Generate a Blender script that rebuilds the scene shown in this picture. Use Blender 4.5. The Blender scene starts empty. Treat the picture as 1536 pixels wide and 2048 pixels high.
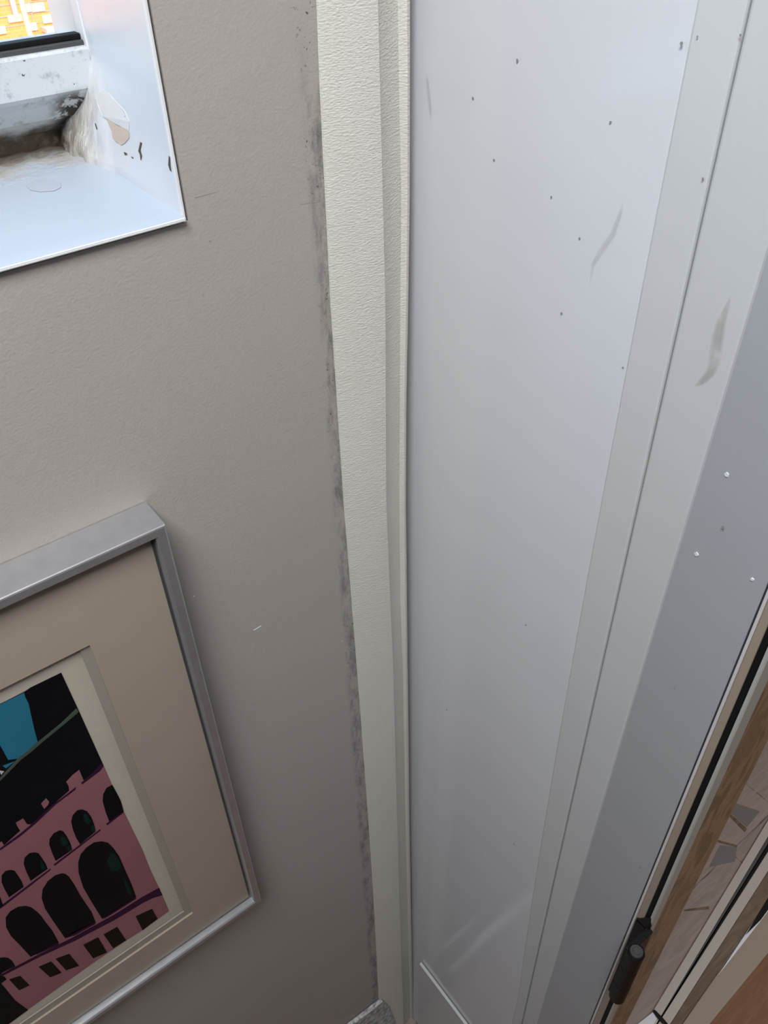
import bpy, bmesh, math, random
from mathutils import Vector, Matrix
random.seed(7)
sc = bpy.context.scene
COL = sc.collection

# ------------------------------------------------------------------ camera
CX, CY = 768.0, 1024.0
VV = Vector((818-CX, 2950-CY)); VA = Vector((3700-CX, -474-CY))
F = math.sqrt(-(VV.dot(VA)))
v = Vector((VV.x, VV.y, F)).normalized()
a = Vector((VA.x, VA.y, F)).normalized()
n = a.cross(v).normalized()
ROT = Matrix((a, n, -v))
def ray(p): return ROT @ Vector((p[0]-CX, p[1]-CY, F))
HGT = 1.6
_r = ray((823, 2030)); CAM = -_r*(HGT/-_r.z)
def on(p, axis, val):
    """point of the surface <axis>=val that was measured at a spot of the photograph"""
    r = ray(p); t = (val-CAM[axis])/r[axis]; return CAM+r*t
cam_d = bpy.data.cameras.new('camera'); cam = bpy.data.objects.new('camera', cam_d); COL.objects.link(cam)
m3 = Matrix((ROT@Vector((1,0,0)), ROT@Vector((0,-1,0)), ROT@Vector((0,0,-1)))).transposed()
cam.matrix_world = Matrix.Translation(CAM) @ m3.to_4x4()
cam_d.sensor_fit = 'VERTICAL'; cam_d.sensor_height = 24; cam_d.sensor_width = 18
cam_d.lens = F/2048*24; cam_d.clip_start = .01; cam_d.clip_end = 400
sc.camera = cam

# ------------------------------------------------------------------ light
sc.view_settings.view_transform = 'Standard'; sc.view_settings.look = 'None'
sc.view_settings.gamma = 1; sc.view_settings.use_curve_mapping = False
sc.view_settings.exposure = 0.0
w = bpy.data.worlds.new('world'); sc.world = w; w.use_nodes = True
nt = w.node_tree; nt.nodes.clear()
sky = nt.nodes.new('ShaderNodeTexSky'); sky.sky_type = 'NISHITA'; sky.sun_disc = False
sky.sun_elevation = math.radians(38); sky.sun_rotation = math.radians(180)
bg = nt.nodes.new('ShaderNodeBackground'); bg.inputs['Strength'].default_value = .42
out = nt.nodes.new('ShaderNodeOutputWorld')
nt.links.new(sky.outputs[0], bg.inputs[0]); nt.links.new(bg.outputs[0], out.inputs[0])
sd = bpy.data.lights.new('sun', 'SUN'); sd.energy = 4.2; sd.angle = .01; sd.color = (1, .93, .82)
sun = bpy.data.objects.new('sun', sd); COL.objects.link(sun)
sun.rotation_euler = Vector((.25, .8, -.62)).to_track_quat('-Z', 'Y').to_euler()
SKY_X, SKY_Y, SKY_W, SKY_H, CEIL = -.55, -.50, .45, .5, 2.15
def area(name, loc, direction, sx, sy, e, col):
    d = bpy.data.lights.new(name, 'AREA'); d.shape = 'RECTANGLE'; d.size = sx; d.size_y = sy
    d.energy = e; d.color = col
    o = bpy.data.objects.new(name, d); COL.objects.link(o); o.location = loc
    o.rotation_euler = Vector(direction).to_track_quat('-Z', 'Y').to_euler()
    return o
area('rooflight_daylight', (SKY_X, SKY_Y, CEIL+.05), (0, 0, -1), SKY_W, SKY_H, 16, (.96, .98, 1))
area('hall_fill', (1.45, -1.0, 2.0), (-.2, .1, -1), .6, .6, 14, (1, .95, .93))  # added fill lamp brightening hall floor and post; no opening above it

# ------------------------------------------------------------------ material helpers
class NB:
    def __init__(s, name):
        s.m = bpy.data.materials.new(name); s.m.use_nodes = True; s.t = s.m.node_tree; s.t.nodes.clear()
        s.out = s.t.nodes.new('ShaderNodeOutputMaterial'); s.p = s.t.nodes.new('ShaderNodeBsdfPrincipled')
        s.t.links.new(s.p.outputs[0], s.out.inputs[0])
        s.tc = s.t.nodes.new('ShaderNodeTexCoord')
    def n(s, t, **k):
        x = s.t.nodes.new(t)
        for kk, vv in k.items():
            if isinstance(kk, str) and hasattr(x, kk): setattr(x, kk, vv)
        return x
    def l(s, a_, b_): s.t.links.new(a_, b_)
    def noise(s, scale, detail=4, rough=.5, stretch=(1,1,1), dist=0, src=None):
        mp = s.n('ShaderNodeMapping'); mp.inputs['Scale'].default_value = stretch
        s.l(src or s.tc.outputs['Object'], mp.inputs[0])
        x = s.n('ShaderNodeTexNoise'); x.inputs['Scale'].default_value = scale; x.inputs['Detail'].default_value = detail
        x.inputs['Roughness'].default_value = rough; x.inputs['Distortion'].default_value = dist
        s.l(mp.outputs[0], x.inputs['Vector']); return x.outputs['Fac']
    def ramp(s, fac, stops):
        r = s.n('ShaderNodeValToRGB'); cr = r.color_ramp
        while len(cr.elements) < len(stops): cr.elements.new(.5)
        for e, (p, c) in zip(cr.elements, stops):
            e.position = p; e.color = (c if isinstance(c, tuple) else (c, c, c)) + ((1,) if not isinstance(c, tuple) or len(c) == 3 else ())
        s.l(fac, r.inputs[0]); return r.outputs[0]
    def mix(s, fac, a_, b_):
        x = s.n('ShaderNodeMix', data_type='RGBA')
        for sock, val in ((x.inputs[0], fac), (x.inputs[6], a_), (x.inputs[7], b_)):
            if isinstance(val, (int, float)): sock.default_value = val
            elif isinstance(val, tuple): sock.default_value = val + (1,)
            else: s.l(val, sock)
        return x.outputs[2]
    def math(s, op, a_, b_=0.0, clamp=False):
        x = s.n('ShaderNodeMath', operation=op, use_clamp=clamp)
        for sock, val in ((x.inputs[0], a_), (x.inputs[1], b_)):
            if isinstance(val, (int, float)): sock.default_value = val
            else: s.l(val, sock)
        return x.outputs[0]
    def step(s, val, lo, hi):
        x = s.n('ShaderNodeMapRange', interpolation_type='SMOOTHSTEP', clamp=True)
        s.l(val, x.inputs[0]); x.inputs[1].default_value = lo; x.inputs[2].default_value = hi
        return x.outputs[0]
    def xyz(s):
        x = s.n('ShaderNodeSeparateXYZ'); s.l(s.tc.outputs['Object'], x.inputs[0]); return x.outputs
    def col(s, c):
        if isinstance(c, tuple): s.p.inputs['Base Color'].default_value = c + (1,)
        else: s.l(c, s.p.inputs['Base Color'])
        return s
    def set(s, rough=.5, metal=0, spec=.5, coat=0, trans=0):
        s.p.inputs['Roughness'].default_value = rough; s.p.inputs['Metallic'].default_value = metal
        s.p.inputs['Specular IOR Level'].default_value = spec; s.p.inputs['Coat Weight'].default_value = coat
        s.p.inputs['Coat Roughness'].default_value = .08
        s.p.inputs['Transmission Weight'].default_value = trans
        return s
    def bump(s, h, dist=.001, strength=1):
        b = s.n('ShaderNodeBump'); b.inputs['Distance'].default_value = dist; b.inputs['Strength'].default_value = strength
        s.l(h, b.inputs['Height']); s.l(b.outputs[0], s.p.inputs['Normal']); return s

def plain(name, c, rough=.5, metal=0, spec=.5, var=.04, scale=30, bump=0, coat=0):
    b = NB(name); f = b.noise(scale, 3)
    b.col(b.mix(f, tuple(x*(1-var) for x in c), tuple(min(1, x*(1+var)) for x in c))).set(rough, metal, spec, coat)
    if bump: b.bump(b.noise(scale*20, 2), bump, .5)
    return b.m

def srgb(r, g, b_):
    f = lambda c: (c/255/12.92 if c/255 <= .04045 else ((c/255+.055)/1.055)**2.4)
    return (f(r), f(g), f(b_))

M = {}
# painted wall, fine roller texture, grey grime beside the corner moulding
b = NB('wall_paint'); X, Y, Z = b.xyz()
base = b.mix(b.noise(6, 3), (.41, .373, .335), (.435, .398, .36))
edge = b.math('MULTIPLY', b.step(X, -.0805, -.0735), b.math('SUBTRACT', 1, b.step(X, -.066, -.06)))
gr = b.math('MULTIPLY', edge, b.step(b.noise(60, 6, .75, (1.6, 1, .5)), .40, .66))
gr = b.math('MULTIPLY', gr, b.math('MULTIPLY', b.step(Z, .1, .2), b.math('SUBTRACT', 1, b.step(Z, 1.46, 1.52))))
base = b.mix(b.math('MULTIPLY', gr, .75), base, (.13, .125, .12))
dots = b.math('MULTIPLY', b.math('MULTIPLY', b.step(X, -.081, -.0765), b.step(b.noise(330, 3, .7), .60, .66)), b.math('SUBTRACT', 1, b.step(X, -.066, -.06)))
dots = b.math('MULTIPLY', dots, b.math('MULTIPLY', b.step(b.noise(14, 2), .45, .55), b.step(Z, .9, 1.05)))
base = b.mix(dots, base, (.07, .06, .05))
b.col(base).set(.62, spec=.3)
h = b.math('ADD', b.noise(620, 2, .5), b.math('MULTIPLY', b.noise(230, 2), .5))
b.bump(h, .0005, .45); M['wall'] = b.m
M['far_wall'] = plain('unseen_wall_dark', (.10, .11, .13), .8)  # unseen walls kept dark to cut bounced light low in the corner
M['ceiling'] = plain('ceiling_paint', (.75, .74, .72), .8)
M['reveal_plain'] = plain('white_emulsion', (.8, .8, .8), .5)
# cream grained vinyl
b = NB('grained_vinyl')
b.col(b.mix(b.noise(9, 3), (.68, .65, .575), (.72, .69, .625))).set(.48, spec=.35)
vo = b.n('ShaderNodeTexVoronoi'); mp = b.n('ShaderNodeMapping'); mp.inputs['Scale'].default_value = (.55, .55, 1.35); mp.inputs['Rotation'].default_value = (0, .5, 0)
b.l(b.tc.outputs['Object'], mp.inputs[0]); b.l(mp.outputs[0], vo.inputs['Vector']); vo.inputs['Scale'].default_value = 760
b.bump(b.math('ADD', vo.outputs['Distance'], b.math('MULTIPLY', b.noise(1200, 2, .6, (.6, .6, 1.3)), .8)), .0005, .5); M['vinyl'] = b.m
# gloss panel
def gloss(name, c, rough):
    b = NB(name)
    sm = b.step(b.noise(7, 5, .6), .5, .75)
    b.col(b.mix(b.math('MULTIPLY', sm, .35), c, tuple(x*.93 for x in c))).set(rough, spec=.5)
    b.bump(b.noise(3.5, 2), .004, .12); return b.m
M['panel'] = gloss('gloss_white_board', (.66, .675, .70), .12)
M['stile'] = gloss('white_lacquer', (.575, .585, .585), .32)
M['stile2'] = gloss('white_lacquer_outer', (.55, .56, .56), .32)
M['greyface'] = gloss('grey_stile_face', (.37, .38, .395), .3)  # even grey, darker than the stiles beside it
M['edgewhite'] = plain('white_edge_band', (.62, .6, .58), .4)
M['darkline'] = plain('dark_joint', (.03, .03, .045), .5)
M['grooveline'] = plain('grey_joint', (.26, .27, .27), .5)
M['beige'] = plain('beige_edge_board', (.33, .27, .21), .5, scale=60)
M['black'] = plain('black_rubber_and_gap', (.006, .006, .006), .6, spec=.2)
M['hinge'] = plain('black_hinge_steel', (.004, .0045, .005), .42, 0, .25)
M['pin'] = plain('worn_hinge_pin', (.09, .09, .09), .35, .6)
M['charcoal'] = plain('charcoal_seal_and_gap', (.06, .06, .06), .5)
M['offwhite'] = plain('off_white_profile', (.42, .415, .38), .4)
M['profile'] = plain('pale_profile', (.50, .46, .41), .42, scale=80)
b = NB('mottled_brown_board')
mott = b.noise(16, 3, .55, (3, 3, 1), .6)
c = b.ramp(mott, [(0, (.15, .105, .06)), (.42, (.18, .13, .075)), (.47, (.32, .205, .12)), (.56, (.30, .195, .11)), (.6, (.20, .145, .085)), (1, (.28, .20, .125))])
b.col(c).set(.4); M['mottle'] = b.m
# aluminium frame
b = NB('brushed_aluminium')
f = b.noise(90, 5, .6, (1, 1, 1)); b.col(b.ramp(f, [(0, (.42, .425, .44)), (1, (.58, .59, .61))])).set(.38, .75)
b.bump(b.noise(700, 2, .5, (.1, 1, 1)), .0002, .3); M['alu'] = b.m
b = NB('mount_board'); b.col(b.mix(b.noise(5, 4), (.39, .33, .26), (.44, .375, .30))).set(.8, spec=.2); b.bump(b.noise(800, 2), .0001, .3); M['mount'] = b.m
b = NB('mount_bevel'); b.col((.375, .34, .275)).set(.8, spec=.2); M['bevel'] = b.m
b = NB('artist_paper'); b.col(b.mix(b.noise(30, 4), (.54, .485, .39), (.58, .525, .43))).set(.8, spec=.2); b.bump(b.noise(25, 3, .5, (.4, 1, 1.4)), .002, .35); M['paper'] = b.m
def ink(name, c, c2=None, rough=.6):
    b = NB(name); c2 = c2 or tuple(x*1.25 for x in c); b.col(b.mix(b.noise(24, 4), c, c2)).set(.9, spec=.08); return b.m
M['pink'] = ink('pink_ink', (.27, .11, .13), (.35, .15, .17))
M['inkblack'] = ink('black_ink', (.003, .0035, .005), (.006, .006, .009), .5)
M['blue'] = ink('teal_blue_ink', (.022, .16, .24), (.028, .20, .28))
M['green'] = ink('dark_green_ink', (.003, .022, .018))
M['rope'] = ink('grey_green_ink', (.05, .075, .06), (.10, .12, .09))
M['plum'] = ink('plum_ink', (.035, .008, .03))
M['dabs'] = ink('pale_ink', (.5, .5, .48))
M['brownblack'] = ink('brown_black_ink', (.008, .007, .005))
# thin clear glass
def glass(name, refl, tint=(1, 1, 1)):
    b = NB(name); tr = b.n('ShaderNodeBsdfTransparent'); gl = b.n('ShaderNodeBsdfGlossy'); mx = b.n('ShaderNodeMixShader'); fr = b.n('ShaderNodeFresnel')
    tr.inputs[0].default_value = tint+(1,); gl.inputs['Roughness'].default_value = .03; None
    s_ = b.n('ShaderNodeLayerWeight'); s_.inputs[0].default_value = .5
    b.t.nodes.remove(fr); k_ = b.math('ADD', .002, b.math('MULTIPLY', b.math('POWER', s_.outputs['Facing'], 5.0), refl-1))
    b.l(k_, mx.inputs[0]); b.l(tr.outputs[0], mx.inputs[1]); b.l(gl.outputs[0], mx.inputs[2]); b.l(mx.outputs[0], b.out.inputs[0]); return b.m
M['glass'] = glass('picture_glass', 1.4); M['pane'] = glass('window_glass', 1.45, (.97, .98, .97))
# window parts with damp stains
b = NB('reveal_gloss'); X, Y, Z = b.xyz()
near = b.math('MULTIPLY', b.step(Y, .085, .13), b.math('SUBTRACT', 1, b.step(Z, 1.455, 1.50)))
flake = b.math('MULTIPLY', near, b.step(b.noise(110, 6, .75, (1, 1.5, .5)), .40, .62))
base = b.mix(b.noise(12, 4), (.72, .74, .76), (.76, .78, .795))
base = b.mix(b.math('MULTIPLY', near, b.step(b.noise(40, 4), .4, .6)), base, (.66, .62, .56))
base = b.mix(b.math('MULTIPLY', flake, .6), base, (.30, .25, .20))
corner = b.math('MULTIPLY', b.step(Y, .118, .145), b.math('SUBTRACT', 1, b.step(Z, 1.447, 1.468)))
base = b.mix(b.math('MULTIPLY', corner, b.step(b.noise(60, 5, .7), .3, .55)), base, (.10, .072, .045))
b.col(base).set(.4)
b.bump(b.math('ADD', b.math('MULTIPLY', near, b.noise(130, 5, .7, (1, 1.5, .5))), b.math('MULTIPLY', b.noise(10, 2), .3)), .004, .7); M['reveal'] = b.m
b = NB('sill_gloss'); X, Y, Z = b.xyz()
nb = b.math('ADD', Y, b.math('MULTIPLY', b.noise(45, 5, .7), .05))
band = b.step(nb, .128, .158)
base = b.mix(b.noise(8, 3), (.44, .50, .57), (.475, .53, .60))  # blue of the skylight put into the sill's own colour
base = b.mix(b.math('MULTIPLY', band, b.step(b.noise(70, 6, .75, (.5, 1, 1)), .35, .6)), base, (.50, .46, .41))
base = b.mix(b.math('MULTIPLY', b.step(nb, .155, .172), .85), base, (.13, .10, .07))
b.col(base).set(.38); b.bump(b.math('MULTIPLY', band, b.noise(90, 6, .7, (.5, 1, 1))), .003, .7); M['sill'] = b.m
b = NB('dirty_window_frame'); X, Y, Z = b.xyz()
low = b.math('SUBTRACT', 1, b.step(b.math('ADD', Z, b.math('MULTIPLY', b.noise(60, 5, .7), .018)), 1.458, 1.467))
base = b.mix(b.step(b.noise(130, 6, .7), .52, .68), (.60, .635, .64), (.42, .44, .44))
base = b.mix(b.step(b.noise(330, 3, .6), .69, .73), base, (.05, .045, .04))
base = b.mix(low, base, b.ramp(b.noise(90, 6, .75), [(.3, (.035, .026, .018)), (.55, (.13, .095, .062)), (.75, (.26, .22, .17))]))
cor = b.math('MULTIPLY', b.step(X, -.175, -.160), b.math('SUBTRACT', 1, b.step(Z, 1.471, 1.480)))
base = b.mix(b.math('MULTIPLY', cor, b.step(b.noise(120, 5, .7), .42, .5)), base, (.035, .025, .017))
b.col(base).set(.45); b.bump(b.math('MULTIPLY', low, b.noise(160, 5, .7)), .003, .7); M['winframe'] = b.m
M['crack'] = plain('crack_dark', (.09, .065, .05), .8)
M['peach'] = plain('bare_plaster', (.62, .50, .40), .8, scale=60)
M['chalk'] = plain('filler_white', (.74, .72, .69), .7, scale=60)
M['speckdark'] = plain('dirt_speck', (.26, .26, .26), .7)
M['speckwhite'] = plain('paint_speck', (.72, .73, .74), .6)
def soft(name, c, amount, scale=40):
    b = NB(name); b.col(c).set(.5); uv = b.tc.outputs['UV']; s_ = b.n('ShaderNodeSeparateXYZ'); b.l(uv, s_.inputs[0])
    f = b.math('MULTIPLY', s_.outputs[0], b.math('MULTIPLY', b.step(b.noise(scale, 4), .2, .6), amount))
    b.l(f, b.p.inputs['Alpha']); return b.m
M['smear'] = soft('brown_smear', (.44, .40, .36), .5, 60)
M['smeargrey'] = soft('grey_smear', (.42, .43, .43), .25, 60)
# floors
def boards(name, c1, c2, c3, length, width, rough=.4):
    b = NB(name); mp = b.n('ShaderNodeMapping'); b.l(b.tc.outputs['Object'], mp.inputs[0])
    br = b.n('ShaderNodeTexBrick'); b.l(mp.outputs[0], br.inputs[0]); br.offset = .37
    br.inputs['Scale'].default_value = 1; br.inputs['Brick Width'].default_value = length; br.inputs['Row Height'].default_value = width
    br.inputs['Mortar Size'].default_value = .0015; br.inputs['Color1'].default_value = c1+(1,); br.inputs['Color2'].default_value = c2+(1,); br.inputs['Mortar'].default_value = tuple(x*.3 for x in c1)+(1,)
    g = b.noise(26, 6, .65, (.35, 3.2, 1), 1.2)
    b.col(b.mix(b.step(g, .35, .7), br.outputs['Color'], c3)).set(rough); return b.m
M['floor'] = boards('orange_brown_boards', (.17, .058, .016), (.14, .048, .013), (.21, .09, .032), 1.1, .14)
M['hallfloor'] = boards('pinkish_grey_boards', (.30, .24, .21), (.26, .205, .18), (.34, .285, .25), .42, .16, .5)
M['timber'] = boards('grained_timber', (.10, .066, .040), (.10, .066, .040), (.20, .135, .085), 3, 1, .5)
b = NB('bright_white'); b.col((.8, .8, .86)).set(.3); M['brightwhite'] = b.m
b = NB('mottled_white'); b.col(b.ramp(b.noise(160, 4, .7), [(.35, (.18, .17, .165)), (.6, (.7, .68, .66))])).set(.6); b.bump(b.noise(160, 4), .003, .6); M['mottwhite'] = b.m
# outside
b = NB('brickwork'); br = b.n('ShaderNodeTexBrick'); mp = b.n('ShaderNodeMapping'); mp.inputs['Rotation'].default_value = (math.pi/2, 0, 0)
b.l(b.tc.outputs['Object'], mp.inputs[0]); b.l(mp.outputs[0], br.inputs[0]); br.inputs['Scale'].default_value = 1.2
br.inputs['Color1'].default_value = (.85, .31, .10, 1); br.inputs['Color2'].default_value = (.82, .29, .09, 1); br.inputs['Mortar'].default_value = (.85, .36, .15, 1); br.inputs['Mortar Size'].default_value = .02
b.col(br.outputs['Color']).set(.8); M['brick'] = b.m
M['render'] = plain('yellow_render', (.9, .78, .42), .8, scale=1)
M['stone'] = plain('pale_stone', (.62, .52, .48), .8, scale=1)
M['ground'] = plain('sandy_ground', (.75, .42, .22), .9, scale=1)
M['leadgrey'] = plain('lead_grey', (.45, .36, .38), .7, scale=1)

# ------------------------------------------------------------------ mesh helpers
def link(name, bm, mats, parent=None, smooth=False, bevel=0):
    me = bpy.data.meshes.new(name); bm.normal_update(); bm.to_mesh(me); bm.free()
    if not isinstance(mats, (list, tuple)): mats = [mats]
    for m_ in mats: me.materials.append(m_)
    if smooth:
        for p in me.polygons: p.use_smooth = True
    o = bpy.data.objects.new(name, me); COL.objects.link(o)
    if parent: o.parent = parent
    if bevel:
        md = o.modifiers.new('bevel', 'BEVEL'); md.width = bevel; md.segments = 3; md.limit_method = 'ANGLE'; md.angle_limit = math.radians(35)
        md.harden_normals = True
    return o
def tag(o, label=None, cat=None, group=None, kind=None):
    if label: o['label'] = label
    if cat: o['category'] = cat
    if group: o['group'] = group
    if kind: o['kind'] = kind
    return o
def empty(name, loc=(0, 0, 0)):
    o = bpy.data.objects.new(name, None); o.empty_display_size = .05; COL.objects.link(o); return o
def box(bm, x0, x1, y0, y1, z0, z1, mi=0):
    vs = [bm.verts.new(p) for p in ((x0,y0,z0),(x1,y0,z0),(x1,y1,z0),(x0,y1,z0),(x0,y0,z1),(x1,y0,z1),(x1,y1,z1),(x0,y1,z1))]
    for f in ((3,2,1,0),(4,5,6,7),(0,1,5,4),(1,2,6,5),(2,3,7,6),(3,0,4,7)):
        bm.faces.new([vs[i] for i in f]).material_index = mi
def boxobj(name, dims, mat, parent=None, bevel=0):
    bm = bmesh.new(); box(bm, *dims); return link(name, bm, mat, parent, bevel=bevel)
def extrude_poly(bm, pts, off, mi=0):
    """pts: 3D loop, off: vector"""
    off = Vector(off); a_ = [bm.verts.new(p) for p in pts]; b_ = [bm.verts.new(Vector(p)+off) for p in pts]
    k = len(pts)
    for f in ([a_, list(reversed(b_))] + [[a_[(i+1) % k], a_[i], b_[i], b_[(i+1) % k]] for i in range(k)]):
        try: bm.faces.new(f).material_index = mi
        except ValueError: pass
def recalc(bm): bmesh.ops.recalc_face_normals(bm, faces=bm.faces)
def loft(name, rings, mat, parent=None, smooth=True, cap=True, closed=False):
    """rings: list of equally long point lists (sections)"""
    bm = bmesh.new(); R_ = [[bm.verts.new(p) for p in r] for r in rings]
    k = len(rings[0])
    for i in range(len(R_)-1):
        for j in range(k if closed else k-1):
            bm.faces.new((R_[i][j], R_[i][(j+1) % k], R_[i+1][(j+1) % k], R_[i+1][j]))
    if cap and closed: bm.faces.new(R_[0]); bm.faces.new(list(reversed(R_[-1])))
    recalc(bm); return link(name, bm, mat, parent, smooth)
def disc(bm, c, nrm, rx, ry, k=10, mi=0, thick=.0003, rot=0):
    nrm = Vector(nrm).normalized(); u = nrm.orthogonal().normalized()
    if abs(nrm.z) < .9: u = nrm.cross(Vector((0, 0, 1))).normalized()
    w_ = nrm.cross(u)
    pts = []
    for i in range(k):
        t = 2*math.pi*i/k; q = 1+.25*random.uniform(-1, 1)
        x_, y_ = rx*q*math.cos(t), ry*q*math.sin(t)
        pts.append(Vector(c)+u*(x_*math.cos(rot)-y_*math.sin(rot))+w_*(x_*math.sin(rot)+y_*math.cos(rot)))
    extrude_poly(bm, pts, nrm*thick, mi)

# ------------------------------------------------------------------ room shell
WX1 = -.156; WX0 = -.76; WZ0 = 1.439; WZ1 = 2.1; T = .18
XL, XR, YB = -1.2, 1.9, -1.7
bm = bmesh.new()
box(bm, XL, WX0, 0, T, 0, CEIL); box(bm, WX1+.020, -.016, 0, T, 0, CEIL); box(bm, WX1+.003, WX1+.020, 0, .012, 0, CEIL); box(bm, WX1+.003, WX1+.020, .012, T, 0, WZ0-.004); box(bm, -.016, .02, .035, T, 0, CEIL); box(bm, .02, XR, 0, T, 0, CEIL); box(bm, WX0, WX1+.003, 0, T, 0, WZ0-.004); box(bm, WX0, WX1+.003, 0, T, WZ1, CEIL)
bmesh.ops.remove_doubles(bm, verts=bm.verts, dist=1e-5)
tag(link('wall_left', bm, M['wall']), kind='structure')
tag(boxobj('wall_front', (XL-.1, XL, YB, T, 0, CEIL), M['far_wall']), kind='structure')
tag(boxobj('wall_back', (XL-.1, XR+.1, YB-.1, YB, 0, CEIL), M['far_wall']), kind='structure')
tag(boxobj('wall_right', (XR, XR+.1, YB, T, 0, CEIL), M['wall']), kind='structure')
bm = bmesh.new()
x0, x1, y0, y1 = SKY_X-SKY_W/2-.03, SKY_X+SKY_W/2+.03, SKY_Y-SKY_H/2-.03, SKY_Y+SKY_H/2+.03
box(bm, XL, x0, YB, T, CEIL, CEIL+.12); box(bm, x1, XR, YB, T, CEIL, CEIL+.12); box(bm, x0, x1, YB, y0, CEIL, CEIL+.12); box(bm, x0, x1, y1, T, CEIL, CEIL+.12)
tag(link('ceiling', bm, M['ceiling']), kind='structure')
# rooflight over the camera: frame and pane
w2 = empty('window_2'); tag(w2, kind='structure')
bm = bmesh.new()
for d in ((x0-.03, x1+.03, y0-.03, y0+.02), (x0-.03, x1+.03, y1-.02, y1+.03), (x0-.03, x0+.02, y0+.02, y1-.02), (x1-.02, x1+.03, y0+.02, y1-.02)):
    box(bm, *d, CEIL-.015, CEIL+.12)
link('window_frame', bm, M['reveal_plain'], w2); boxobj('window_pane', (x0+.02, x1-.02, y0+.02, y1-.02, CEIL+.10, CEIL+.106), M['pane'], w2)
tag(boxobj('floor', (XL, XR, YB, -.29, -.06, 0), M['floor']), kind='structure')
tag(boxobj('floor_hall', (XL, XR, -.29, 0, -.06, -.001), M['hallfloor']), kind='structure')

# skirting along the left wall (its white top is mirrored in the gloss board)
bm = bmesh.new(); extrude_poly(bm, [(XL, 0, 0), (XL, -.014, 0), (XL, -.014, .088), (XL, -.010, .097), (XL, 0, .1)], (-XL-.074, 0, 0)); recalc(bm)
tag(link('baseboard_left', bm, M['edgewhite'], bevel=.001), kind='structure')

# ------------------------------------------------------------------ window_1
w1 = empty('window_1'); tag(w1, kind='structure')
REV = []
# right reveal: slightly lumpy plaster edge towards the frame
def grid(name, f, nu, nv, mat, parent, smooth=True):
    bm = bmesh.new(); g = [[bm.verts.new(f(i/nu, j/nv)) for j in range(nv+1)] for i in range(nu+1)]
    for i in range(nu):
        for j in range(nv): bm.faces.new((g[i][j], g[i+1][j], g[i+1][j+1], g[i][j+1]))
    return link(name, bm, mat, parent, smooth)
from mathutils import noise as mn
def reveal_pt(u, v_):
    # u: depth 0..1, v_: height; the plaster bulges inwards round the bottom corner
    z = WZ0+.0 + (WZ1-WZ0)*(v_**2.2); y = .0 + .175*u
    k = max(0, 1-(z-WZ0)/.055)*max(0, (y-.085)/.06)
    lump = .010*min(1, k)*(1+.6*mn.noise(Vector((3, y*90, z*90)))) + .0012*max(0, (y-.06)/.1)*mn.noise(Vector((0, y*60, z*40)))
    fl_ = (on((152, 20), 1, .13).x-WX1)*min(1, y/.13)*min(1, max(0, (z-WZ0-.004)/.05))
    return (WX1+fl_-lump, y, z)
bpy.context.view_layer.update()
o = grid('reveal', reveal_pt, 50, 110, M['reveal'], w1); REV.append(o); bpy.context.view_layer.update()
def sill_pt(u, v_):
    x = WX0+(WX1-WX0)*(1-(1-u)**2.0); y = -.004+.179*v_
    k = max(0, (y-.115)/.05)
    z = WZ0 - .0006*max(0, -y)/.004 + .0035*min(1, k)*(.5+mn.noise(Vector((x*70, y*110, 1))))
    return (x, y, z)
grid('window_sill', sill_pt, 120, 46, M['sill'], w1)
boxobj('sill_nosing', (WX0, WX1, -.004, .002, WZ0-.0022, WZ0-.0004), M['reveal_plain'], w1, .0008)
boxobj('reveal', (WX0-.004, WX0, 0, .175, WZ0, WZ1), M['reveal_plain'], w1)
boxobj('reveal', (WX0, WX1, 0, .175, WZ1-.004, WZ1), M['reveal_plain'], w1)
boxobj('corner_bead', (WX1-.0003, WX1+.0016, -.0005, .002, WZ0-.004, WZ1), M['reveal_plain'], w1, .0006)
# outer frame section: face, slope, foot
FR = .12
sec = [(FR, 1.498), (FR-.001, 1.4965), (FR-.001, 1.477), (FR+.001, 1.4745), (FR+.006, 1.470), (FR+.014, 1.461), (FR+.022, 1.456), (FR+.030, 1.450), (FR+.032, 1.438), (FR+.05, 1.438), (FR+.05, 1.498)]
xs_ = [WX0+(WX1+.004-WX0)*i/60 for i in range(61)]
o = loft('window_frame', [[(x, y+(.0009*mn.noise(Vector((x*50, y*120, z*80))) if z < 1.47 else 0), z) for (y, z) in sec] for x in [WX0+(WX1+.012-WX0)*i/60 for i in range(61)]], M['winframe'], w1, smooth=False, closed=True)
bm = bmesh.new(); box(bm, WX0, WX0+.06, FR, FR+.05, 1.498, WZ1); box(bm, WX0+.06, WX1, FR, FR+.05, WZ1-.06, WZ1); box(bm, WX1+.012, WX1+.016, FR, FR+.05, 1.43, WZ1)
link('window_frame', bm, M['reveal_plain'], w1)
bm = bmesh.new(); box(bm, WX0+.06, WX1+.012, FR+.003, FR+.02, 1.4975, 1.5005)
link('glazing_bead', bm, M['charcoal'], w1, bevel=.0005)
boxobj('gasket_and_gap', (WX0+.06, WX1+.012, FR+.006, FR+.014, 1.5005, 1.5035), M['black'], w1, .0005)
boxobj('window_pane', (WX0+.06, WX1+.012, FR+.010, FR+.013, 1.500, WZ1-.06), M['pane'], w1)
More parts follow.
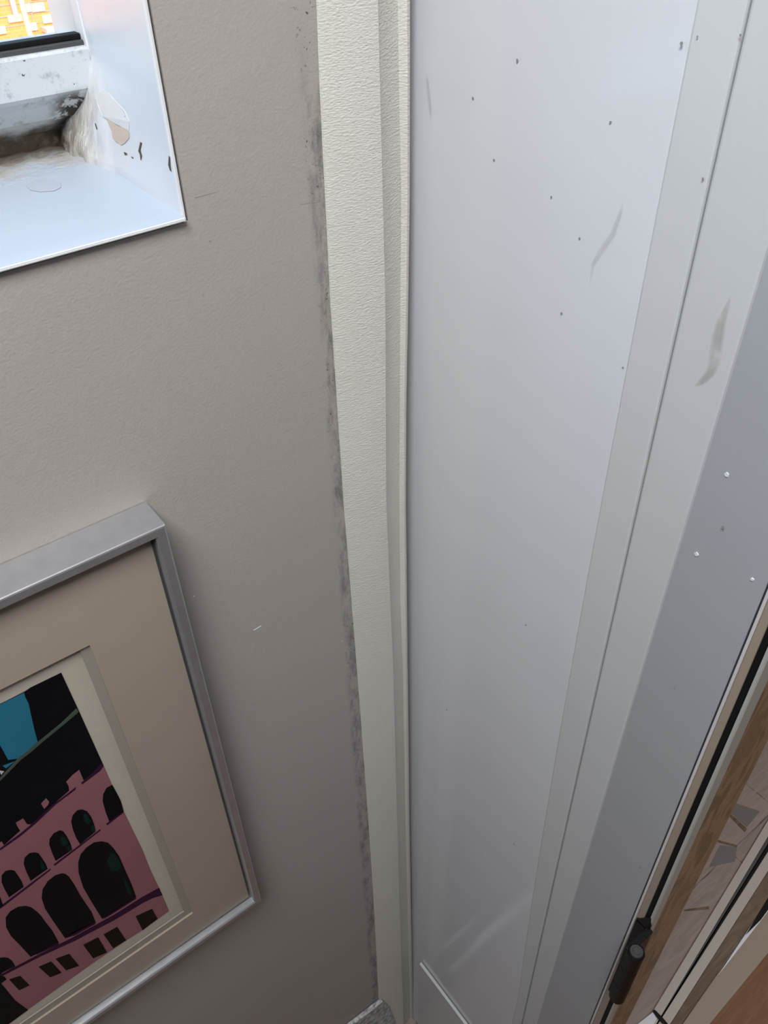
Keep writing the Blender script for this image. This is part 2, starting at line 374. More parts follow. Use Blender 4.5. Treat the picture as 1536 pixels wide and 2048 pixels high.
# cracks, bare patch and flaking on reveal and sill
def flat(bm, pix, axis, val, off, mi=0):
    extrude_poly(bm, [on(p, axis, val) for p in pix], off, mi)
bm = bmesh.new()
RXV = WX1-.0002
rev_ob = REV[0]
def on_rev(p, off=.0004):
    r = ray(p).normalized(); ok, loc, nr, _ = rev_ob.ray_cast(CAM, r)
    return loc-r*off if ok else on(p, 0, WX1-off)
def flat_rev(bm, pix, off=.0004): extrude_poly(bm, [on_rev(p, off) for p in pix], (-.0002, 0, 0))
for poly in ([(281,284),(284,286),(281,300),(284,312),(282,321),(280,308),(277,302)], [(338,312),(340,314),(341,333),(343,343),(340,340),(337,330)],
             [(248,304),(253,306),(255,309),(250,310)], [(262,313),(267,315),(266,317)], [(232,283),(242,288),(243,290)], [(249,231),(251,234),(250,236)],
             [(190,246),(192,248),(195,259),(193,258)]):
    flat_rev(bm, poly)
recalc(bm); link('crack', bm, M['crack'], w1)
bm = bmesh.new(); flat_rev(bm, [(214,240),(222,243),(232,250),(247,256),(259,265),(259,275),(250,286),(243,290),(234,284),(226,276),(224,262)], .0005); recalc(bm)
link('bare_plaster_patch', bm, M['peach'], w1)
bm = bmesh.new(); flat_rev(bm, [(190,190),(200,184),(218,186),(232,203),(250,222),(259,243),(258,262),(246,255),(230,248),(214,240),(205,232),(198,215)], .0003); recalc(bm)
link('bare_plaster_patch', bm, M['chalk'], w1)
bm = bmesh.new(); flat(bm, [(52,371),(62,363),(85,359),(108,360),(121,366),(122,375),(108,382),(80,384),(60,380)], 2, WZ0+.0002, (0, 0, .0002)); recalc(bm)
link('stain', bm, plain('sill_stain', (.44, .48, .53), .45), w1)

# ------------------------------------------------------------------ outside: sunlit housing beyond the window
D = 60
def dd(p): return on(p, 1, D)
g = boxobj('ground', (-140, 140, T+.3, 200, -34, -33.9), M['ground']); tag(g, kind='structure')
bl = empty('brick_building'); tag(bl, 'sunlit orange brick building seen through the small window', 'building')
P0, P1 = dd((-260, -60)), dd((260, 60))
def obox(name, c, wd, ht, out_, mat, par):
    """facade piece centred where spot c of the facade is; sizes in metres"""
    q = dd(c); return boxobj(name, (q.x-wd/2, q.x+wd/2, D-out_, D-.002, q.z-ht/2, q.z+ht/2), mat, par)
boxobj('wall', (-30, 60, D, D+10, -33.9, 1.5), M['brick'], bl)
for c, wd, ht in (((128, 12), 1.35, 2.0), ((128, -40), 1.35, 1.4)): obox('rendered_bay', c, wd, ht, .12, M['render'], bl)
obox('pilaster', (46, 18), .3, 3.2, .10, M['render'], bl)
obox('downpipe', (24, 6), .32, 1.5, .20, M['leadgrey'], bl)
for c, wd, ht in (((29, 36), .85, .38), ((56, 15), .30, .45), ((75, 14), .8, .45), ((63, 53), .6, .42), ((97, 37), .8, .42), ((-6, 61), 1.0, .4), ((-19, 14), .8, .6), ((69, -10), .6, .4), ((10, -20), 1.0, .5)):
    o_ = obox('window', c, wd, ht, .14, M['render'], bl)
for c in ((75, 2), (80, 24), (70, 46)): obox('string_course', c, 9, .03, .05, M['leadgrey'], bl)
for c in ((113, 10), (121, 10), (58, 10)): obox('downpipe', c, .035, 3.0, .08, M['leadgrey'], bl)
obox('parapet', (118, 53), 2.3, .26, 1.0, M['stone'], bl); obox('parapet', (148, 33), .7, .4, 1.0, M['leadgrey'], bl)

# ------------------------------------------------------------------ moulding in the corner
def lerp_tab(tab, z):
    if z >= tab[0][0]: return tab[0][1]
    for (za, va), (zb, vb) in zip(tab, tab[1:]):
        if z >= zb: return vb+(va-vb)*(z-zb)/(za-zb)
    return tab[-1][1]
def col_tab(pixels, y): 
    t = [(on(p, 1, y).z, on(p, 1, y).x) for p in pixels]; return sorted(t, reverse=True)
tl = col_tab([(635,0),(640,150),(648,320),(655,450),(662,600),(675,800),(688,1000),(704,1200),(722,1430),(738,1648),(748,1800),(757,1980)], -.001)
tb = col_tab([(755,0),(760,200),(765,400),(770,600),(772,1000),(780,1200),(786,1340),(794,1640),(800,1850),(806,2000)], -.007)
tcn = col_tab([(796,0),(799,200),(803,400),(801,600),(799,1000),(801,1200),(806,1340),(811,1640),(816,1850),(820,2000)], -.0015)
tr_ = col_tab([(822,0),(821,400),(818,600),(814,800),(813,1000),(816,1300),(817,1500),(820,1700),(823,1900),(826,2040)], -.004)
rings = []
for i in range(121):
    z = CEIL*i/120
    xl, xb, xc, xr = (lerp_tab(t, z) for t in (tl, tb, tcn, tr_))
    xr = min(xr, -.0005)
    r = [(xl, 0, z), (xl+.0004, -.0012, z), (xl+.002, -.0020, z), (xb-.012, -.0058, z), (xb-.002, -.0074, z), (xb, -.0074, z), (xb+.0012, -.0062, z),
         (xc-.003, -.0018, z), (xc, -.0013, z), (xc+.0015, -.0022, z), (xc+.004, -.0040, z), (xr-.003, -.0048, z), (xr-.0008, -.0042, z), (xr, -.0030, z), (xr, .034, z)]
    rings.append(r)
mold = loft('corner_moulding', rings, M['vinyl'], None, smooth=True)
md = mold.modifiers.new('edges', 'EDGE_SPLIT'); md.split_angle = math.radians(40)
tag(mold, 'cream grained vinyl moulding strip running down the corner between wall and white board', 'moulding')
# chipped white end piece at the foot of the moulding
bm = bmesh.new(); pts = [on((766, 2003), 1, -.008), on((690, 2062), 1, -.008), on((700, 2110), 1, -.008), on((812, 2110), 1, -.008), on((790, 2040), 1, -.008), on((779, 2014), 1, -.008)]
extrude_poly(bm, pts, (0, .007, 0)); recalc(bm)
tag(link('chipped_plaster_lump', bm, M['mottwhite'], bevel=.0015), 'mottled white chipped plaster lump at the foot of the cream moulding', 'plaster')
# hairlines and specks on the left wall
bm = bmesh.new()
for p, r in (((419,481),1.2), ((610,130),1.2), ((640,345),1.0), ((1,1),0)):
    if r: disc(bm, on(p, 1, 0), (0, -1, 0), r*.0005, r*.0004)
flat(bm, [(388,394),(430,384),(432,385),(390,396)], 1, 0, (0, -.0001, 0)); flat(bm, [(600,408),(640,402),(641,403),(600,409.5)], 1, 0, (0, -.0001, 0))
recalc(bm); wl = bpy.data.objects['wall_left']; link('crack', bm, plain('hairline', (.33, .31, .29), .8), wl)
bm = bmesh.new(); flat(bm, [(507,1260),(522,1251),(523,1252),(508,1261.5)], 1, 0, (0, -.0002, 0)); disc(bm, on((388, 1192), 1, 0), (0, -1, 0), .0006, .0005); disc(bm, on((684,1282),1,0), (0,-1,0), .0004, .0004); recalc(bm)
link('paint_scratch', bm, M['speckwhite'], wl)

# ------------------------------------------------------------------ white board, its framing and edge
dr = empty('door_1'); tag(dr, kind='structure')
def bound(pix, inset=0):
    t = [(on(p, 0, inset).z, on(p, 0, inset).y) for p in pix]; t = sorted(t, reverse=True); return t
def ext(t):   # straight fit, so the edges stay true over the whole height
    k = len(t); mz = sum(q[0] for q in t)/k; my = sum(q[1] for q in t)/k
    s = sum((q[0]-mz)*(q[1]-my) for q in t)/max(1e-9, sum((q[0]-mz)**2 for q in t)); return [(CEIL, my+s*(CEIL-mz)), (0, my-s*mz)]
yb_ = [(2.3, -.175)] + bound([(1400,0),(1330,380),(1240,750),(1190,1040),(1140,1350),(1085,1700),(1035,1990)]) + [(0, -.205)]
yg_ = [(2.3, -.204)] + bound([(1508,0),(1432,300),(1330,750),(1262,1060),(1200,1350),(1128,1680),(1045,2040)]) + [(0, -.218)]
ye_ = [(2.3, -.239)] + bound([(1536,500),(1440,830),(1300,1290),(1190,1660),(1075,2048)]) + [(0, -.234)]
yd_ = [(2.3, -.292)] + bound([(1536,1170),(1400,1500),(1330,1660),(1271,1818),(1181,2040)]) + [(0, -.284)]
print('bounds', yb_, yg_, ye_, yd_)
NZ = 60
def strip(name, ya, yb2, x0f, x1, mat, parent=dr, edge=.0015, nose=.0):
    """vertical board between two edges; front face looks to -X"""
    rings = []
    for i in range(NZ+1):
        z = CEIL*i/NZ; p, q = ya(z), yb2(z)
        rings.append([(x1, p, z), (x0f+edge, p, z), (x0f+edge*.3, p-edge*.3, z), (x0f, p-edge, z), (x0f, q+edge, z), (x0f+edge*.3, q+edge*.3, z), (x0f+edge, q, z), (x1, q, z)])
    return loft(name, rings, mat, parent, smooth=False, closed=True)
import numpy as np
def smooth(t, deg=2):
    t = [q for q in t if .3 < q[0] < 1.7]; c = np.polyfit([q[0] for q in t], [q[1] for q in t], deg)
    lo, hi = min(q[0] for q in t), max(q[0] for q in t)
    return [(CEIL*(1-i/40), float(np.polyval(c, min(hi, max(lo, CEIL*(1-i/40)))))) for i in range(41)]
yb_, yg_, ye_, yd_ = smooth(yb_), smooth(yg_), smooth(ye_), smooth(yd_, 1)
L = lambda t: (lambda z: lerp_tab(t, z))
strip('inset_board', lambda z: 0.0345, L(yb_), 0, .016, M['panel'], edge=.0004)
strip('inner_stile', L(yb_), lambda z: lerp_tab(yg_, z)+.0007, -.0006, .016, M['stile'], edge=.0012)
strip('joint', lambda z: lerp_tab(yg_, z)+.0009, lambda z: lerp_tab(yg_, z)-.0009, .0012, .016, M['grooveline'], edge=.0001)
strip('outer_stile', lambda z: lerp_tab(yg_, z)-.0007, L(ye_), -.0012, .016, M['stile2'], edge=.0016)
strip('grey_stile', lambda z: lerp_tab(ye_, z)+.0006, L(yd_), .0004, .016, M['greyface'], edge=.0008)
yh = L(yd_)
strip('joint', yh, lambda z: yh(z)-.0011, .0006, .016, M['darkline'], edge=.0001)
strip('edge_band', lambda z: yh(z)-.0011, lambda z: yh(z)-.0030, .0, .016, M['edgewhite'], edge=.0004)
strip('edge_board', lambda z: yh(z)-.0030, lambda z: -.2921, .0002, .016, M['beige'], edge=.0008)
strip('gasket_and_gap', lambda z: -.2921, lambda z: -.2966, .0006, .016, M['black'], edge=.0006)  # shadow gap beside the post, put in as a solid black strip
# specks
bm = bmesh.new()
for (x, y_) in ((1035,122),(946,197),(988,320),(1221,245),(1159,477),(1103,394),(1123,627),(1363,87),(1395,73),(1481,70),(1406,357),(1246,735),(1228,1028),(1446,1054),(1350,1377),(1220,1797),(1281,1734),(1028,1688),(842,1665),(894,1420),(1052,1250)):
    r_ = random.uniform(.5, 1.15)
    disc(bm, on((x, y_), 0, -.0013 if x > 1300 else -.0001), (-1, 0, 0), .0007*r_, .0009*r_, 8)
recalc(bm); tag(link('dirt_speck', bm, M['speckdark'], dr), kind='stuff')
bm = bmesh.new()
for (x, y_), r_ in (((1454,949),1.5),((1394,1108),1.6),((1505,1158),1.2)): disc(bm, on((x, y_), 0, .0004), (-1, 0, 0), .0008*r_, .0008*r_, 10, thick=.0006)
recalc(bm); tag(link('paint_speck', bm, M['speckwhite'], dr), kind='stuff')
def smear(pix, wd, mat, x):
    bm = bmesh.new(); uvl = bm.loops.layers.uv.new('UVMap'); k = len(pix)
    C_ = [on(p, 0, x) for p in pix]; rows = []
    for i, c in enumerate(C_):
        t = (C_[min(i+1, k-1)]-C_[max(i-1, 0)]).normalized(); s = Vector((1, 0, 0)).cross(t).normalized()
        wv = wd*math.sin(math.pi*(i+.35)/(k-.3))
        rows.append([(bm.verts.new(c-s*wv), 0), (bm.verts.new(c-s*wv*.4), .8 if 0 < i < k-1 else 0), (bm.verts.new(c+s*wv*.4), .8 if 0 < i < k-1 else 0), (bm.verts.new(c+s*wv), 0)])
    for i in range(k-1):
        for j in range(3):
            q = (rows[i][j], rows[i+1][j], rows[i+1][j+1], rows[i][j+1]); f = bm.faces.new([e[0] for e in q])
            for lp, e in zip(f.loops, q): lp[uvl].uv = (e[1], 0)
    return link('scuff', bm, mat, dr, True)
smear([(1462,590),(1452,620),(1442,645),(1437,670),(1432,700),(1428,725),(1420,745),(1402,764),(1388,775)], .0038, M['smear'], -.0016)
smear([(852,140),(855,165),(858,195),(861,225),(862,255)], .002, M['smeargrey'], -.0004)
smear([(1247,400),(1240,430),(1225,470),(1200,505),(1186,530),(1178,580)], .0022, M['smeargrey'], -.0004)
# plinth along the foot of the board
zt = on((850, 1945), 0, -.005).z; zt2 = on((930, 2048), 0, -.005).z; print('plinth', zt, zt2, on((850,1945),0,-.012), on((930,2048),0,-.012))
PZ = (zt+zt2)/2
bm = bmesh.new(); extrude_poly(bm, [(-.001, -.024, 0), (-.005, -.024, 0), (-.005, -.024, PZ), (-.001, -.024, PZ+.0014)], (0, -.26, 0)); recalc(bm)
tag(link('baseboard_right', bm, M['stile'], bevel=.0004), kind='structure')

# ------------------------------------------------------------------ hinge post next to the board
YP = -.2990
post = empty('trim_1'); tag(post, kind='structure')
def pb(pix):
    t = [(on(p, 1, YP).z, on(p, 1, YP).x) for p in pix]
    k = len(t); mz = sum(q[0] for q in t)/k; mx = sum(q[1] for q in t)/k
    s = sum((q[0]-mz)*(q[1]-mx) for q in t)/sum((q[0]-mz)**2 for q in t); return lambda z: mx+s*(z-mz)
f3 = pb([(1470,1500),(1400,1660),(1324,1818),(1224,2040)]); f4 = pb([(1525,1500),(1460,1632),(1369,1818),(1251,2048)])
def vstrip(name, fa, fb, y0, y1, mat, parent, edge=.0006):
    rings = []
    for i in range(NZ+1):
        z = CEIL*i/NZ; p, q = fa(z), fb(z)
        rings.append([(p, y1, z), (p, y0+edge, z), (p+edge, y0, z), (q-edge, y0, z), (q, y0+edge, z), (q, y1, z)])
    return loft(name, rings, mat, parent, smooth=False, closed=True)
vstrip('white_bead', lambda z: -.0015, f3, YP-.0004, -.2970, M['offwhite'], post, .0007)
vstrip('brown_board', f3, f4, YP, -.2970, M['mottle'], post)
boxobj('core', (.0175, .050, -.2970, -.280, 0, CEIL), M['beige'], post)
# hinge on the edge of the board
hg = empty('hinge'); hg.parent = dr; tag(hg, 'small black butt hinge with a round pin')
HY = -.3045; hz1 = on((1273, 1903), 1, HY); R_ = .0068; HC = Vector((hz1.x, HY, 0)); ZT = hz1.z; ZB = ZT-.092
print('hinge', hz1)
def cyl(bm, c, r, z0, z1, k=28, bev=.0008):
    prof = [(r-bev, z0), (r, z0+bev), (r, z1-bev), (r-bev, z1)]
    rr = [[bm.verts.new((c.x+q[0]*math.cos(2*math.pi*i/k), c.y+q[0]*math.sin(2*math.pi*i/k), q[1])) for i in range(k)] for q in prof]
    for i in range(3):
        for j in range(k): bm.faces.new((rr[i][j], rr[i][(j+1) % k], rr[i+1][(j+1) % k], rr[i+1][j]))
    bm.faces.new(list(reversed(rr[0]))); bm.faces.new(rr[-1])
bm = bmesh.new(); hh = (ZT-ZB)/3
for i in range(3): cyl(bm, HC, R_, ZB+i*hh+.00015, ZB+(i+1)*hh-.00015, bev=.0006 if i < 2 else .0012)
link('knuckle', bm, M['hinge'], hg, False)
bm = bmesh.new(); cyl(bm, HC, R_*.74, ZT-.002, ZT+.0010, bev=.0005); cyl(bm, HC, R_*.5, ZT, ZT+.0016, bev=.0006); link('pin', bm, M['pin'], hg)
bm = bmesh.new(); box(bm, -.0022, -.0003, -.2985, -.2875, ZB+.004, ZT-.002); box(bm, HC.x-.004, .0, HC.y+.002, -.2968, ZB+.004, ZT-.001)
link('leaf_plate', bm, M['hinge'], hg, bevel=.0008)
bm = bmesh.new(); extrude_poly(bm, [(-.0022, -.2880, ZT-.004), (-.0022, -.2925, ZT+.006), (-.0022, -.2975, ZT+.016), (-.0022, -.300, ZT+.004), (-.0022, -.300, ZT-.004)], (.0018, 0, 0)); recalc(bm)
link('leaf_plate', bm, M['hinge'], hg)

# ------------------------------------------------------------------ threshold track beyond the post
def fl(p): q = on(p, 2, 0); return Vector((q.x, q.y))
def line(pa, pb_, xa=.16, xb=1.6):
    A, B = fl(pa), fl(pb_); s = (B.y-A.y)/(B.x-A.x)
    return [Vector((xa, A.y+s*(xa-A.x))), Vector((xb, A.y+s*(xb-A.x)))]
ln = [line((1290,2048),(1530,1650)), line((1308,2037),(1520,1690)), line((1322,2032),(1536,1665+8)), line((1331,2024),(1536,1703)), line((1352,2030),(1536,1742)), line((1372,2036),(1536,1800))]
def rail(name, A, B, z0, z1, mat, par, bevel=.001):
    bm = bmesh.new(); pts = [(A[0].x, A[0].y, z0), (A[1].x, A[1].y, z0), (B[1].x, B[1].y, z0), (B[0].x, B[0].y, z0)]
    extrude_poly(bm, pts, (0, 0, z1-z0)); recalc(bm); return link(name, bm, mat, par, bevel=bevel)
tk = empty('door_track'); tag(tk, 'pale floor track with black rubber seal beyond the hinged post', 'door track')
rail('side_profile', ln[0], ln[2], 0, .004, M['profile'], tk)
rail('seal_lip', ln[2], [ln[2][0]*.5+ln[3][0]*.5, ln[2][1]*.5+ln[3][1]*.5], 0, .003, M['charcoal'], tk)
rail('rubber_seal', [ln[2][0]*.5+ln[3][0]*.5, ln[2][1]*.5+ln[3][1]*.5], ln[3], 0, .0025, M['black'], tk)
rail('cover_profile', ln[3], ln[4], 0, .004, M['profile'], tk)
tb_ = rail('timber_batten', ln[4], ln[5], 0, .003, M['timber'], None); tag(tb_, 'dark grained timber batten between the pale track and the white strip', 'batten')
wa, wb = line((1435,1950),(1536,1800), .3), line((1435,1951),(1536,1823), .3)
A, B = on((1435,1951),2,.001), None
bm = bmesh.new(); q1, q2, q3 = fl((1434,1954)), fl((1536,1800)), fl((1536,1823))
e1 = q1+(q2-q1)*2.2; e2 = q1+(q3-q1)*2.2
extrude_poly(bm, [(q1.x, q1.y, 0), (e1.x, e1.y, 0), (e2.x, e2.y, 0)], (0, 0, .004)); recalc(bm)
tag(link('white_wedge', bm, M['brightwhite']), 'bright white tapering strip between dark batten and beige threshold', 'strip')  # flat bright white wedge, tapering towards the hinge
q4 = line((1420,2048),(1536,1907)); s0 = line((1372,2036),(1434,1954))
bm = bmesh.new()
s5 = (ln[5][1].y-ln[5][0].y)/(ln[5][1].x-ln[5][0].x); lo = [Vector((.16, ln[5][0].y-.0006)), Vector((q1.x-.002, ln[5][0].y+s5*(q1.x-.002-.16)-.0006)), e2-Vector((0, .0006))]; hi = [q4[0], q4[1]]
extrude_poly(bm, [(lo[0].x, lo[0].y, 0), (lo[1].x, lo[1].y, 0), (lo[2].x, lo[2].y, 0), (hi[1].x, hi[1].y, 0), (hi[0].x, hi[0].y, 0)], (0, 0, .0035)); recalc(bm)
link('threshold', bm, M['beige'], None, bevel=.0015); tag(bpy.data.objects['threshold'], 'beige painted threshold board at the edge of the orange brown floor', 'threshold')
# bracket where the seal ends
br_ = empty('track_bracket'); tag(br_, 'small black cross bracket with bright plates at the end of the floor seal', 'bracket')
bm = bmesh.new(); extrude_poly(bm, [tuple(fl(p))+(.004,) for p in ((1304,2024),(1308,2022),(1322,2036),(1334,2050),(1328,2054),(1314,2038))], (0, 0, .003)); recalc(bm); link('cross_bar', bm, M['black'], br_)
for pl in (((1262,2060),(1304,2027),(1312,2040),(1302,2060)), ((1322,2060),(1325,2046),(1331,2052),(1334,2064))):
    bm = bmesh.new(); extrude_poly(bm, [tuple(fl(p))+(.004,) for p in pl], (0, 0, .002)); recalc(bm); link('white_plate', bm, M['brightwhite'], br_)

fh = bpy.data.objects['floor_hall']
bm = bmesh.new()
for pl in ([(1368,1819),(1418,1812),(1418,1818),(1368,1822)], [(1459,1632),(1463,1628),(1494,1657),(1490,1664)], [(1436,1680),(1475,1690),(1474,1694),(1436,1684)]):
    extrude_poly(bm, [tuple(fl(p))+(-.001,) for p in pl], (0, 0, .0008))
recalc(bm); link('floor_joint', bm, M['timber'], fh)
bm = bmesh.new()
for pl in ([(1440,1690),(1474,1694),(1470,1722),(1418,1734)], [(1470,1606),(1520,1622),(1494,1654),(1464,1626)]):
    extrude_poly(bm, [tuple(fl(p))+(-.001,) for p in pl], (0, 0, .0006))
recalc(bm); link('grey_board', bm, plain('grey_floor_board', (.17, .155, .15), .5), fh)
bm = bmesh.new(); extrude_poly(bm, [tuple(fl(p))+(.0032,) for p in ((1490,1872),(1536,1796),(1545,1790),(1545,1808),(1520,1842))], (0, 0, .0015)); recalc(bm); link('rubber_edge', bm, M['black'], tb_)

# ------------------------------------------------------------------ framed print
FX1 = -.2186; FX0 = -.64; FZ1 = 1.2615; FZ0 = .758; FY = -.028
q = on((333, 1049), 1, FY); FX1 = q.x; FZ1 = q.z; q2_ = on((523, 1803), 1, FY); FZ0 = q2_.z; FX1 = (q.x+q2_.x)/2
print('frame', FX1, FZ1, FZ0, on((0,1207),1,FY), on((190,2037),1,FY), on((317,1078),1,FY), on((512,1797),1,FY))
pic = empty('framed_print'); tag(pic, 'silver framed print of a pink arched building hanging on the left wall', 'picture')
fw = .0075
def bar_frame(x0, x1, z0, z1, w_, y0, y1, e=.0012):
    """mitred frame ring, section swept round the rectangle"""
    secp = [(0, y1), (0, y0+e), (e*.3, y0+e*.3), (e, y0), (w_-e, y0), (w_, y0+e), (w_, y0+.009), (w_-.002, y1)]
    bm = bmesh.new(); R4 = []
    for (cx, cz, sx, sz) in ((x0, z0, 1, 1), (x1, z0, -1, 1), (x1, z1, -1, -1), (x0, z1, 1, -1)):
        R4.append([bm.verts.new((cx+sx*d, y, cz+sz*d)) for d, y in secp])
    k = len(secp)
    for i in range(4):
        for j in range(k): bm.faces.new((R4[i][j], R4[(i+1) % 4][j], R4[(i+1) % 4][(j+1) % k], R4[i][(j+1) % k]))
    recalc(bm); return bm
link('frame', bar_frame(FX0, FX1, FZ0, FZ1, fw, FY, -.0005), M['alu'], pic)
MY = -.020
a1, b1, c1 = on((176, 1292), 1, MY), on((387, 1823), 1, MY), on((73, 2048), 1, MY)
mx1 = (a1.x+b1.x)/2; mz1 = a1.z; mz0 = b1.z*.6+c1.z*.4; mx0 = -.56
def plate(name, outer, inner, y0, y1, mat):
    bm = bmesh.new(); (ox0, ox1, oz0, oz1), (ix0, ix1, iz0, iz1) = outer, inner
    for X0, X1, Z0, Z1 in ((ox0, ix0, oz0, oz1), (ix1, ox1, oz0, oz1), (ix0, ix1, oz0, iz0), (ix0, ix1, iz1, oz1)): box(bm, X0, X1, y0, y1, Z0, Z1)
    bmesh.ops.remove_doubles(bm, verts=bm.verts, dist=1e-6)
    return link(name, bm, mat, pic)
ow = (FX0+fw, FX1-fw, FZ0+fw, FZ1-fw)
plate('mount', ow, (mx0, mx1, mz0, mz1), MY, MY+.0018, M['mount'])
s1 = on((155, 1301), 1, MY+.002); s2 = on((370, 1819), 1, MY+.002); s3 = on((47, 2048), 1, MY+.002)
ix1 = (s1.x+s2.x)/2; iz0 = s2.z*.6+s3.z*.4
print('mount', mx1, mz1, mz0, ix1, iz0)
plate('inner_mount', ow, (mx0+.008, ix1, max(iz0, mz0+.003), mz1-.0005), MY+.0019, MY+.0030, M['bevel'])
boxobj('backing_paper', (ow[0], ow[1], MY+.0042, MY+.0055, ow[2], ow[3]), M['paper'], pic)
boxobj('glass_pane', (ow[0]-.001, ow[1]+.001, FY+.0035, FY+.0052, ow[2]-.001, ow[3]+.001), M['glass'], pic)
plate('rebate_gap', ow, (ow[0]+.0012, ow[1]-.0016, ow[2]+.0006, ow[3]-.0006), MY-.0012, MY-.0001, M['charcoal'])  # dark rebate gap inside the frame, put in as a charcoal ring
AY = MY+.0040
K = ['pink', 'inkblack', 'blue', 'green', 'rope', 'plum', 'dabs', 'brownblack']
bm = bmesh.new()
def ap(p): 
    if len(p) == 3: return Vector((p[0], AY, p[1]))      # already in wall coordinates
    q = on(p, 1, AY); return q
def art(layer, kind, pix):
    pts = [ap(p) for p in pix]; y = AY-.00012*layer
    extrude_poly(bm, [(q.x, y, q.z) for q in pts], (0, .00011, 0), K.index(kind))
AXL = -.548
right = [(122,1346),(155,1416),(207,1531),(247,1622),(285,1700),(300,1738),(318,1776),(338,1822)]
zb1 = on((338,1822),1,AY).z
art(1, 'pink', right+[(285,1860),(252,1881),(180,1930),(120,1973),(56,2019),(18,2047),(-40,2092),(AXL, zb1-.012, 0),(AXL, on((122,1346),1,AY).z-.001, 0),(0,1408),(60,1376)])
roof = [(207,1531),(200,1537),(168,1562),(163,1551),(158,1539),(145,1549),(132,1563),(137,1572),(138,1581),(118,1598),(72,1643),(66,1648),(54,1648),(46,1636),(31,1645),(36,1655),(40,1661),(22,1677),(8,1690),(3,1682),(-10,1690),(-4,1702),(-40,1728),(AXL, on((0,1700),1,AY).z-.006, 0)]
art(2, 'inkblack', [(122,1345),(155,1416)]+roof+[(AXL, on((122,1346),1,AY).z, 0),(0,1407),(48,1384),(60,1375)])
art(3, 'blue', [(0,1408),(48,1385),(50,1393),(57,1407),(63,1435),(70,1465),(75,1483),(38,1516),(16,1519),(0,1490),(-40,1470),(-70,1480),(-90,1452)])
art(3, 'blue', [(5,1531),(29,1522),(12,1536)])
art(3, 'dabs', [(-2,1540),(8,1542),(2,1549)])
art(4, 'rope', [(152,1416),(156,1420),(156,1424),(125,1450),(80,1487),(62,1503),(40,1520),(0,1561),(-40,1600),(-40,1592),(0,1554),(38,1513),(60,1497),(78,1481),(122,1445)])
art(3, 'pink', [(86,1602),(92,1596),(98,1603),(96,1609),(88,1617),(82,1607)])
art(3, 'plum', [(203,1526),(207,1531),(200,1541),(164,1568),(162,1565),(182,1548)])
art(3, 'plum', [(152,1573),(150,1579),(110,1609),(70,1647),(40,1672),(0,1700),(0,1696),(38,1668),(66,1645),(104,1610)])
for s in ([(247,1621),(246,1625),(214,1650),(212,1647)], [(201,1657),(200,1661),(160,1692),(109,1731),(107,1728),(150,1696)], [(101,1736),(100,1740),(60,1771),(0,1817),(0,1812),(58,1768)],
          [(271,1793),(272,1797),(228,1825),(206,1838),(212,1830),(240,1812)], [(191,1843),(191,1847),(150,1870),(133,1875),(146,1862)], [(117,1884),(117,1888),(72,1909),(74,1905)], [(30,1931),(29,1934),(8,1945)]):
    art(3, 'plum', s)
art(2, 'plum', [(318,1775),(321,1782),(325,1790),(305,1796),(285,1806),(232,1838),(150,1881),(80,1913),(0,1954),(-30,1970),(-30,1966),(0,1949),(78,1908),(148,1873),(228,1829),(282,1795)])
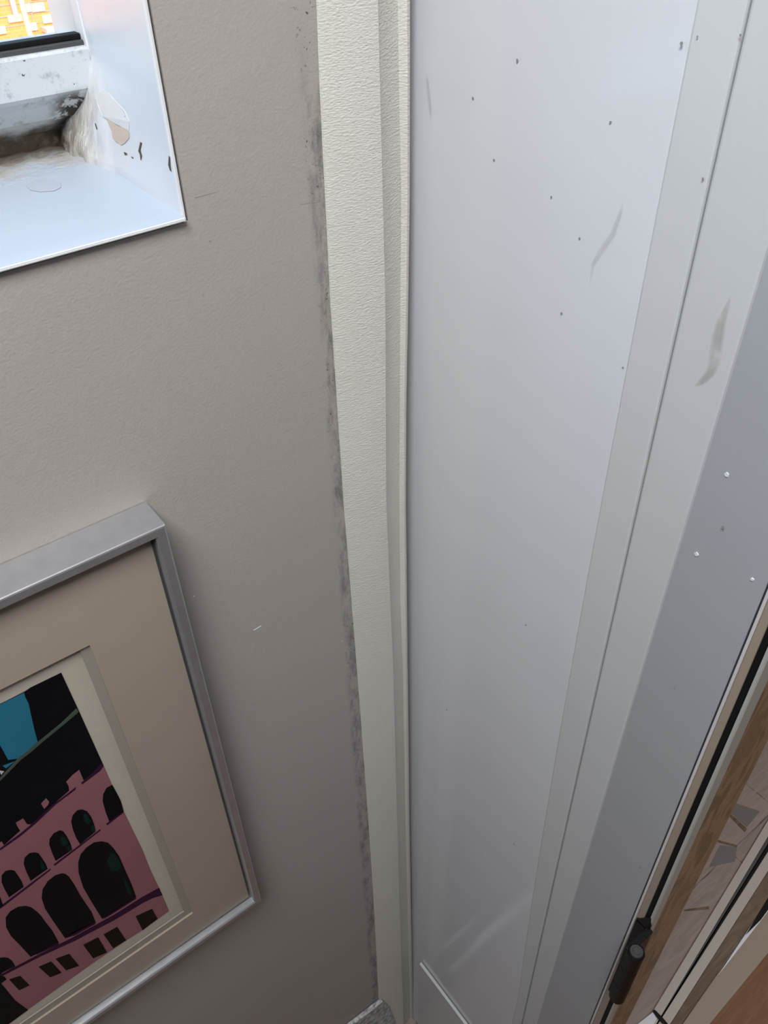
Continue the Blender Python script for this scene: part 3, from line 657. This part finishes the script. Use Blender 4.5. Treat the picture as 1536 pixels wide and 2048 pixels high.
arches = [
 [(224,1569),(213,1575),(206,1588),(205,1602),(211,1624),(218,1642),(247,1622),(241,1601),(233,1585)],
 [(164,1618),(154,1620),(145,1630),(142,1643),(146,1660),(152,1675),(160,1688),(191,1662),(188,1648),(182,1633),(174,1622)],
 [(119,1660),(107,1666),(99,1677),(98,1688),(103,1703),(111,1721),(144,1699),(140,1685),(132,1670),(126,1662)],
 [(69,1704),(58,1706),(49,1715),(47,1727),(52,1742),(61,1761),(95,1737),(91,1727),(84,1716),(77,1706)],
 [(22,1739),(11,1741),(3,1750),(3,1764),(9,1778),(18,1794),(47,1773),(43,1762),(36,1751),(29,1741)],
 [(-22,1774),(-34,1778),(-42,1790),(-38,1810),(-26,1832),(6,1810),(0,1794),(-8,1780)],
 [(204,1682),(188,1684),(173,1694),(161,1708),(156,1725),(157,1745),(166,1774),(182,1802),(204,1837),(272,1793),(262,1766),(251,1742),(238,1712),(226,1695),(216,1685)],
 [(124,1746),(110,1750),(95,1762),(85,1778),(83,1796),(90,1817),(105,1840),(130,1876),(191,1843),(182,1822),(160,1790),(148,1768),(137,1752),(130,1747)],
 [(51,1811),(36,1813),(20,1822),(11,1835),(12,1854),(22,1872),(40,1890),(61,1913),(117,1884),(104,1860),(91,1844),(82,1831),(73,1822),(62,1814)],
 [(7,1914),(-8,1916),(-22,1925),(-24,1945),(-10,1962),(4,1945),(30,1931),(24,1921),(16,1915)]]
for i, p in enumerate(arches): art(3, 'inkblack', p)
art(4, 'green', [(166,1626),(174,1630),(182,1642),(176,1648),(168,1642)]); art(4, 'green', [(182,1650),(189,1652),(190,1662),(184,1664)])
art(4, 'green', [(122,1672),(130,1674),(136,1686),(128,1692),(120,1686)]); art(4, 'green', [(132,1694),(139,1690),(142,1699),(136,1702)])
art(4, 'green', [(222,1703),(230,1708),(243,1732),(236,1742),(222,1742),(213,1722)]); art(4, 'green', [(246,1752),(256,1768),(264,1788),(258,1790),(250,1772)])
art(4, 'green', [(80,1720),(86,1726),(90,1736),(82,1740)])
for s in ([(271,1832),(304,1817),(315,1837),(285,1860)], [(207,1868),(234,1853),(252,1880),(226,1896)], [(166,1889),(196,1874),(214,1904),(186,1916)], [(111,1917),(138,1907),(158,1931),(132,1940)],
          [(77,1933),(102,1922),(123,1945),(100,1954)], [(18,1958),(40,1951),(59,1970),(38,1980)]): art(3, 'brownblack', s)
art(3, 'inkblack', [(-30,1945),(8,1952),(13,1958),(2,1966),(30,2000),(56,2019),(18,2047),(-40,2090),(-80,2060)])
recalc(bm); link('artwork', bm, [M[k] for k in K], pic)
